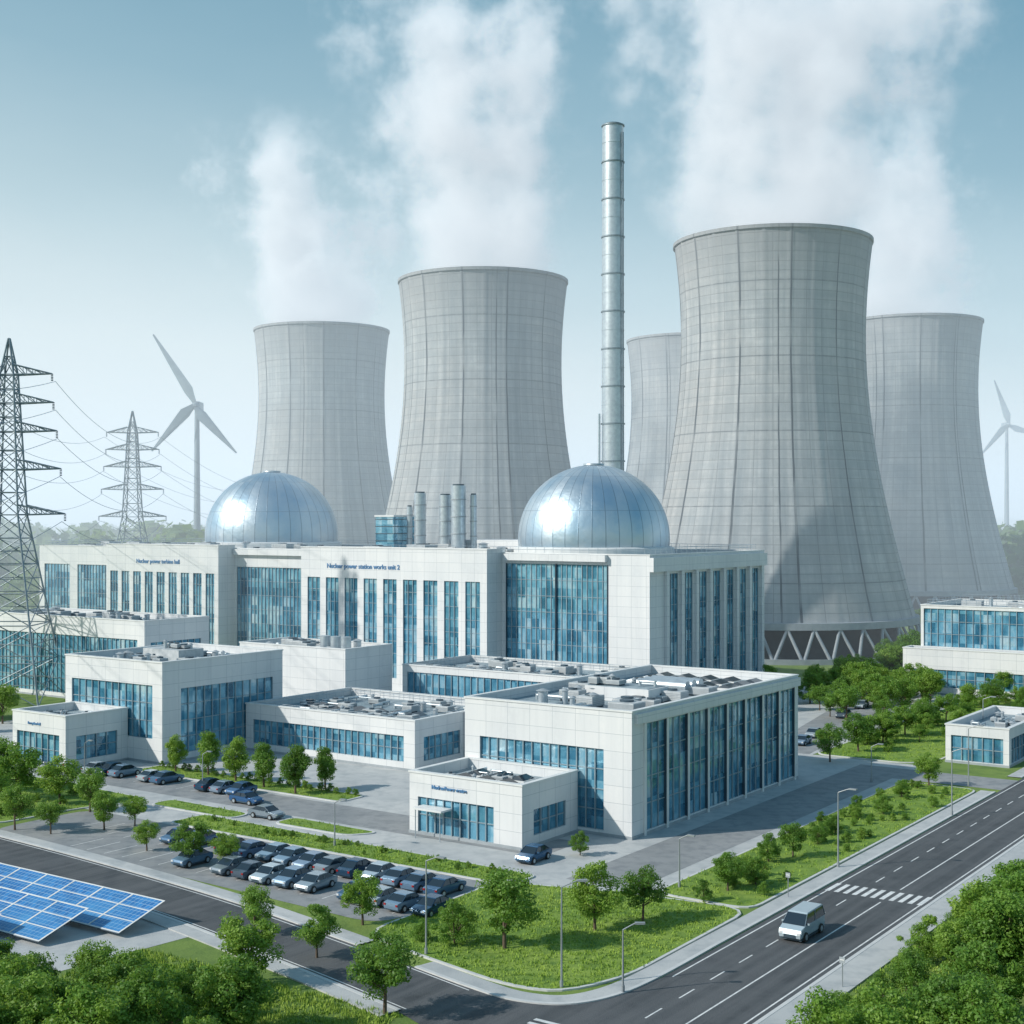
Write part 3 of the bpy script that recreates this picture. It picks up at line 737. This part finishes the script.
for X,Y,H in [(-15.6,111.9,4.4),(-9,99,5.8),(-19.7,105.4,5.6),(-21.7,118,4),(-12.9,121,4.8),(-.6,114,6.6),(7.05,118.9,6.0),(11.4,121.9,5.0),(-32.7,142,4.6),(-28.9,140.8,3.6),
  (-61.5,175,6.9),(-55.5,171.9,6.1),(-50.6,167.8,5.4),(-56.1,158,5.1),(-46,158,4.5),(-43.1,160,3.7),(-51.4,156,3.9),(-66,180,7),(-70,184,6),(-62,166,5.5),(-38.6,148,3.2),
  (29.1,145,3.7),(20.3,131.7,3.8),(46,202.5,5.6),(52.2,211,5.8),(58.2,219.7,4.9),(63.7,226.9,5.1),(69.5,235.6,4.8),(75.2,242.6,5.2),(81.8,251,5.6),(90.3,263,5.6),(54.8,184,4.2),(96,274,6)]: tree(X,Y,H)
for X,Y,H in [(-46.7,194.4,5.1),(-41.5,191.4,5.8),(-36.9,187,6.1),(-32.4,182.8,6),(-27.6,178.5,6.2),(-24.2,181.5,5.5)]: tree(X,Y,H,'t')
for X,Y,H in [(-4.7,115.3,3.8),(7.1,146,2.6),(26.2,143,3),(23.3,134,2.8),(17.5,128,2.2),(33,151,2.6),(36,156,2.2),(44,166,2.5),(49,176,2.4),(-7.5,116,2)]: tree(X,Y,H,'b')
for i in range(46): 
    x=rt.uniform(13.6,21.6);y=rt.uniform(-15,48); X,Y,_=W(x,y); tree(X,Y,rt.uniform(.7,1.7),'b')
for i in range(26):
    x=rt.uniform(-120,-66);y=rt.uniform(-32,-16); X,Y,_=W(x,y); tree(X,Y,rt.uniform(.8,2.0),'b')
for i in range(26):
    X,Y,_=W(-77+i*1.45,rt.uniform(.2,1.2)); tree(X,Y,rt.uniform(.8,1.3),'b')
for i in range(30):
    x=rt.uniform(-4,9);y=rt.uniform(68,146); X,Y,_=W(x,y); tree(X,Y,rt.uniform(1.5,5),rt.choice('rb'))
for i in range(26):
    x=rt.uniform(-46,-2);y=rt.uniform(-22.3,-19.3); X,Y,_=W(x,y); tree(X,Y,rt.uniform(.4,.9),'b')
# near right wood
for i in range(150):
    x=rt.uniform(40.0,64); y=rt.uniform(-52,40); X,Y,_=W(x,y)
    if Y<84 or X>.40*Y+3: continue
    tree(X,Y,(rt.uniform(2.4,4.4) if x<43.5 else rt.uniform(4.5,7.2)),rt.choice('rrb'))
# near left wood
for i in range(64):
    X=rt.uniform(-44,-17);Y=rt.uniform(84,106)
    if Y>92+(-17-X)*.35+4: continue
    cap=35-.3*Y if X<-21 else 6
    H=rt.uniform(3.5,6.5)
    if min(H,cap)<2: continue
    tree(X,Y,min(H,cap*rt.uniform(.8,1.05)),rt.choice('rrb'))
for i in range(60):
    x=rt.uniform(-40,-8);y=rt.uniform(100,178); X,Y,_=W(x,y)
    if math.hypot(X-70.6,Y-380)<46 or (y>145 and x>-24): continue
    tree(X,Y,rt.uniform(4.5,7.5),rt.choice('rrb'))
for i in range(40):
    X=rt.uniform(85,150);Y=rt.uniform(300,470)
    if math.hypot(X-70.6,Y-380)<46: continue
    x=(X-13.1)*CA-(Y-153)*SA
    if 20<x<40: continue
    tree(X,Y,rt.uniform(6,10))
for i in range(24): tree(rt.uniform(-130,-84),rt.uniform(205,250),rt.uniform(5,8))
A=Asm('distant_treeline'); vs=[];fs=[]; r=random.Random(9)
def fartree(X,Y,H,n=70):
    for k in range(n):
        d=Vector((r.gauss(0,1),r.gauss(0,1),r.gauss(0,1))).normalized()*r.uniform(.6,1)
        c=Vector((X+d.x*H*.42,Y+d.y*H*.42,H*.55+d.z*H*.45)); n_=(d+Vector((r.gauss(0,.4),r.gauss(0,.4),r.gauss(0,.4)))).normalized()
        a=n_.orthogonal().normalized();b=n_.cross(a);s=H*r.uniform(.05,.10);bb=len(vs)
        vs.extend([c-a*s,c+b*s,c+a*s,c-b*s]);fs.append((bb,bb+1,bb+2,bb+3))
for i in range(1000):
    Y=r.uniform(480,1500); X=r.uniform(-.46,-.17)*Y if r.random()<.6 else r.uniform(.27,.46)*Y
    if any(math.hypot(X-a,Y-b)<50 for a,b in TW): continue
    x=(X-13.1)*CA-(Y-153)*SA
    if 20<x<40: continue
    fartree(X,Y,r.uniform(9,20))
for i in range(90): Y=r.uniform(560,900); fartree(r.uniform(-.42,-.19)*Y,Y,r.uniform(22,36),150)
for i in range(50): Y=r.uniform(560,720); fartree(r.uniform(.35,.42)*Y,Y,r.uniform(24,38),160)
for i in range(500):
    Y=r.uniform(1400,1900); fartree(r.uniform(-.45,.45)*Y,Y,r.uniform(18,32))
A.poly('t','leaf_far',vs,fs); A.done()
A=Asm('hills'); vs=[];fs=[];nx=90;ny=8
for j in range(ny):
    for i in range(nx):
        x=-3200+6400*i/(nx-1); y=1900+j*260
        h=(math.sin(x*.0021+1)+math.sin(x*.0047+j)*.5+math.sin(x*.011)*.25+1.6)*16*(0 if j in(0,) else 1)*(.5+.25*j if j<4 else 1.4)
        vs.append((x,y,max(0,h)-1))
fs=[(j*nx+i,j*nx+i+1,(j+1)*nx+i+1,(j+1)*nx+i) for j in range(ny-1) for i in range(nx-1)]
M['hill']=surf('hill_woods',(.07,.12,.05),(.12,.17,.08),.01,.95,0,.5,.1)
A.poly('h','hill',vs,fs,True); A.done()

# ---------------------------------------------------------------- vehicles
def prism(A,p,mat,prof,hw,taper=None):
    n=len(prof); vs=[]
    for sg in(-1,1):
        for (y,z) in prof:
            k=hw if not taper else taper(y,z)*hw
            vs.append((sg*k,y,z))
    fs=[(i,(i+1)%n,n+(i+1)%n,n+i) for i in range(n)]+[tuple(range(n-1,-1,-1)),tuple(range(n,2*n))]
    A.poly(p,mat,vs,fs)
def car(kind):
    A=Asm('parked_car'); paint='carpaint' if kind=='car' else 'vanpaint'
    if kind=='car':
        L=2.2;hw=.9
        body=[(-L,.35),(-L-.05,.6),(-L+.05,.78),(-1.15,.93),(1.5,.98),(L-.02,.9),(L+.02,.6),(L-.05,.32)]
        cab=[(-1.2,.93),(-.45,1.40),(.85,1.42),(1.62,.97)]; roof=[(-.5,1.38),(-.4,1.46),(.8,1.48),(.95,1.40)]
        wr=.33;wy=(-1.35,1.3);belt=.93
    else:
        L=2.55;hw=1.05
        body=[(-L,.4),(-L-.06,.75),(-L+.1,1.1),(-1.7,1.32),(2.5,1.36),(L+.03,.8),(L-.05,.38)]
        cab=[(-1.75,1.32),(-.95,2.12),(2.3,2.18),(2.5,1.36)]; roof=[(-1.0,2.08),(-.85,2.2),(2.25,2.28),(2.38,2.1)]
        wr=.4;wy=(-1.6,1.6);belt=1.33
    tp=lambda y,z:(.93 if abs(y)>L-.2 else 1)*(1 if z>.5 else .97)
    prism(A,'b',paint,body,hw,tp)
    prism(A,'b','carglass',cab,hw,lambda y,z:(.95 if z<belt+.1 else .80))
    prism(A,'b',paint,roof,hw,lambda y,z:.815)
    (y0,z0),(y1,z1),(y2,z2),(y3,z3)=cab
    for sg in(-1,1):
        for (ya,za,yb,zb) in((y0,z0,y1,z1),(y3,z3,y2,z2),((y0+y3)/2,z0,(y1+y2)/2,z1+.02)):
            A.tube('b',paint,(sg*hw*.955,ya,za),(sg*hw*.81,yb,zb),.05,n=4,cap=False)
        for y in wy:
            A.tube('b','tyre',(sg*(hw-.2),y,wr),(sg*(hw+.03),y,wr),wr,n=16); A.tube('b','steel',(sg*(hw+.03),y,wr),(sg*(hw+.045),y,wr),wr*.6,n=12)
        A.box('b','headlamp',min(sg*hw*.6,sg*hw*.88),max(sg*hw*.6,sg*hw*.88),-L-.07,-L+.1,body[1][1]-.02,body[1][1]+.14)
        A.box('b','taillamp',min(sg*hw*.65,sg*hw*.9),max(sg*hw*.65,sg*hw*.9),L-.1,L+.05,body[1][1]+.05,body[1][1]+.22)
        A.box('b',paint,min(sg*hw,sg*(hw+.18)),max(sg*hw,sg*(hw+.18)),y0+.35,y0+.5,z0+.02,z0+.16)
    A.box('b','dark',-hw*.5,hw*.5,-L-.065,-L+.1,.42,body[1][1]-.03)
    A.box('b','dark',-hw*.9,hw*.9,-L+.2,L-.2,.2,.36)
    return A
cm=car('car').mesh('b','parked_car'); vm=car('van').mesh('b','van')
for me in(cm,vm):
    bm=bmesh.new(); bm.from_mesh(me)
    paint_edges=[e for e in bm.edges if e.calc_length()>.3 and all(f.material_index==0 for f in e.link_faces) and len(e.link_faces)==2 and e.calc_face_angle(0)>.25]
    bmesh.ops.bevel(bm,geom=paint_edges,offset=.06,segments=2,affect='EDGES',clamp_overlap=True)
    bm.to_mesh(me); bm.free()
rc=random.Random(21)
def parkcar(x,y,flip=0):
    X,Y,_=W(x,y,0); inst('parked_car',cm,(X,Y,.02),ROT+(math.pi if flip else 0)+rc.uniform(-.05,.05),(1,rc.uniform(.93,1.05),rc.uniform(.97,1.12)))
for i in range(14):
    if i in(2,): continue
    parkcar(-39.9+i*2.8,-28.6+rc.uniform(-.3,.3),rc.random()<.5)
for i in range(12):
    if i in(1,7): continue
    parkcar(-32.6+1.4+i*2.8,-34.9+rc.uniform(-.2,.2),rc.random()<.5)
for i in(0,1,2,3,5,6,7,9,10,13,14,15): parkcar(-95.6+i*2.8,-6.4,rc.random()<.5)
parkcar(-3.6,-13.8,0)
inst('parked_car',cm,W(-41,-14.6,.02),ROT+1.6); inst('parked_car',cm,W(-49,-10,.02),ROT+1.57)
for x,y in((-11,72),(-12.5,80),(-17,104),(-19,118)): inst('parked_car',cm,W(x,y,.02),ROT+.1)
inst('van',vm,W(29.4,-22.3,.03),ROT)

# ---------------------------------------------------------------- lamps, signs
def lamp(h,arm):
    A=Asm('street_lamp'); A.tube('l','lampm',(0,0,0),(0,0,.5),.14,n=10); A.tube('l','lampm',(0,0,.5),(0,0,h),.09,.055,n=8)
    if arm:
        pr=Vector((0,0,h))
        for i in range(1,6):
            t=i/5; q=Vector((arm*math.sin(t*1.4),0,h+.5*math.sin(t*1.57))); A.tube('l','lampm',pr,q,.05,n=6,cap=False); pr=q
        A.box('l','lampm',pr.x-.1,pr.x+.65,-.16,.16,pr.z-.06,pr.z+.06); A.box('l','headlamp',pr.x,pr.x+.58,-.12,.12,pr.z-.09,pr.z-.062)
    return A.mesh('l','street_lamp')
l8=lamp(7.5,1.3);l5=lamp(4.6,1.0)
for X,Y,me,ro in [(3.7,104.5,l8,0),(-6.9,112.5,l8,ROT),(32.8,140.8,l8,ROT),(15.9,133,l5,ROT),(8.2,103.5,l5,0),(-19,150,l5,ROT),(60,184,l8,ROT),(-40,181,l5,ROT),(-58,190,l5,ROT),(48,187,l5,ROT),(72,214,l8,ROT),(52,165.5,l8,ROT)]: inst('street_lamp',me,(X,Y,.1),ro)
for x,y in((37.2,-33),(23.6,-12)):
    A=Asm('traffic_sign',W(x,y,.1),ROT); A.tube('post','lampm',(0,0,0),(0,0,2.2),.04,n=8); A.box('panel','grey',-.22,.22,-.07,-.04,1.8,2.25); A.box('panel','paint',-.16,.16,-.085,-.0705,2.0,2.08); A.done()
for (u0,va,vb) in((-50.9,17.0,70),(-56.2,20.5,72),(-61.5,25,74)):
    A=Asm('solar_panel_array',W(-vb,u0-5,0),ROT); L=vb-va; nn=int(L/4); o0=L-nn*4
    for i in range(nn):
        x0=o0+i*4+.06;x1=o0+i*4+3.94
        lo=(0,.5);hi=(5.0,2.1)
        A.poly('panels','solar',[(x0,lo[0],lo[1]),(x1,lo[0],lo[1]),(x1,hi[0],hi[1]),(x0,hi[0],hi[1])],[(0,1,2,3)],False,[[(0,0),(4,0),(4,5),(0,5)]])
        A.poly('panel_backs','steel',[(x0,lo[0],lo[1]-.06),(x1,lo[0],lo[1]-.06),(x1,hi[0],hi[1]-.06),(x0,hi[0],hi[1]-.06)],[(3,2,1,0)])
        for t0,t1 in((0,.03),(.32,.345),(.655,.68),(.97,1)):
            A.poly('rails','trim',[(x0,5*t0,.5+1.6*t0+.012),(x1,5*t0,.5+1.6*t0+.012),(x1,5*t1,.5+1.6*t1+.012),(x0,5*t1,.5+1.6*t1+.012)],[(0,1,2,3)])
        A.poly('rails','trim',[(x1-.1,0,.515),(x1+.1,0,.515),(x1+.1,5,2.115),(x1-.1,5,2.115)],[(0,1,2,3)])
        for y,z in((.6,.62),(4.3,1.8)): A.tube('posts','steel',(x0+.3,y,0),(x0+.3,y,z),.06,n=6)
    A.done()
flat('solar_field_gravel','plaza',[(-80,-70),(-14,-64),(-12.5,-50.8),(-40,-49.5),(-80,-48)],.016)

# ---------------------------------------------------------------- haze
g=N('haze'); hd=.0013
v=g.n('ShaderNodeVolumePrincipled',{'Color':(.86,.94,1,1),'Density':hd,'Emission Color':(.76,.89,1,1),'Emission Strength':hd*.5}).outputs[0]  # slight glow added to the air in place of multiple scattering
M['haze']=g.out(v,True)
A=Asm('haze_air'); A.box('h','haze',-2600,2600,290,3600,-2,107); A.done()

# ---------------------------------------------------------------- world, sun, camera
w=D.worlds.new('World'); sc.world=w; g=N('',w)
sv=Vector((-.90,-.30,.62)).normalized(); el=math.asin(sv.z); az=math.atan2(sv.x,sv.y)
sky=g.n('ShaderNodeTexSky',sky_type='NISHITA',sun_disc=False,sun_elevation=el,sun_rotation=az,altitude=0,air_density=1.0,dust_density=1.5,ozone_density=1.6)
dirv=g.n('ShaderNodeTexCoord').outputs['Generated']; s=g.n('ShaderNodeSeparateXYZ',{0:dirv})
zz=g.math('ADD',g.math('MAXIMUM',s.outputs[2],0.0),g.math('MULTIPLY',s.outputs[0],.13))
zz=g.math('ADD',g.math('MAXIMUM',zz,0.0),g.math('MULTIPLY',g.math('SUBTRACT',noise(g,g.n('ShaderNodeMapping',{'Vector':dirv,'Scale':(1,1,2.5)}).outputs[0],3,5),.5),.06))
hz=g.ramp(zz,[(0,(.86,.93,.94)),(.09,(.77,.88,.90)),(.17,(.56,.73,.79)),(.27,(.33,.53,.63)),(.39,(.18,.38,.50)),(1,(.10,.26,.42))])
hz2=g.n('ShaderNodeVectorMath',{0:hz,3:1.0/.12},operation='SCALE')
col=g.mix(.85,sky.outputs[0],hz2.outputs[0])
bg=g.n('ShaderNodeBackground',{'Color':col,'Strength':.12})
o=g.n('ShaderNodeOutputWorld'); g.t.links.new(bg.outputs[0],o.inputs[0])
L=D.lights.new('sun','SUN'); L.energy=4.2; L.angle=math.radians(1.0); L.color=(1,.94,.85)
lo=D.objects.new('sun',L); sc.collection.objects.link(lo); lo.rotation_euler=(-sv).to_track_quat('-Z','Y').to_euler()
cam=D.cameras.new('camera'); co=D.objects.new('camera',cam); sc.collection.objects.link(co)
co.location=(0,0,35); co.rotation_euler=(math.radians(90),0,0); cam.sensor_width=36; cam.lens=36*1400/1024; cam.shift_y=8/1024
cam.clip_start=1; cam.clip_end=20000; sc.camera=co
sc.view_settings.view_transform='Standard'; sc.view_settings.look='None'; sc.view_settings.exposure=0
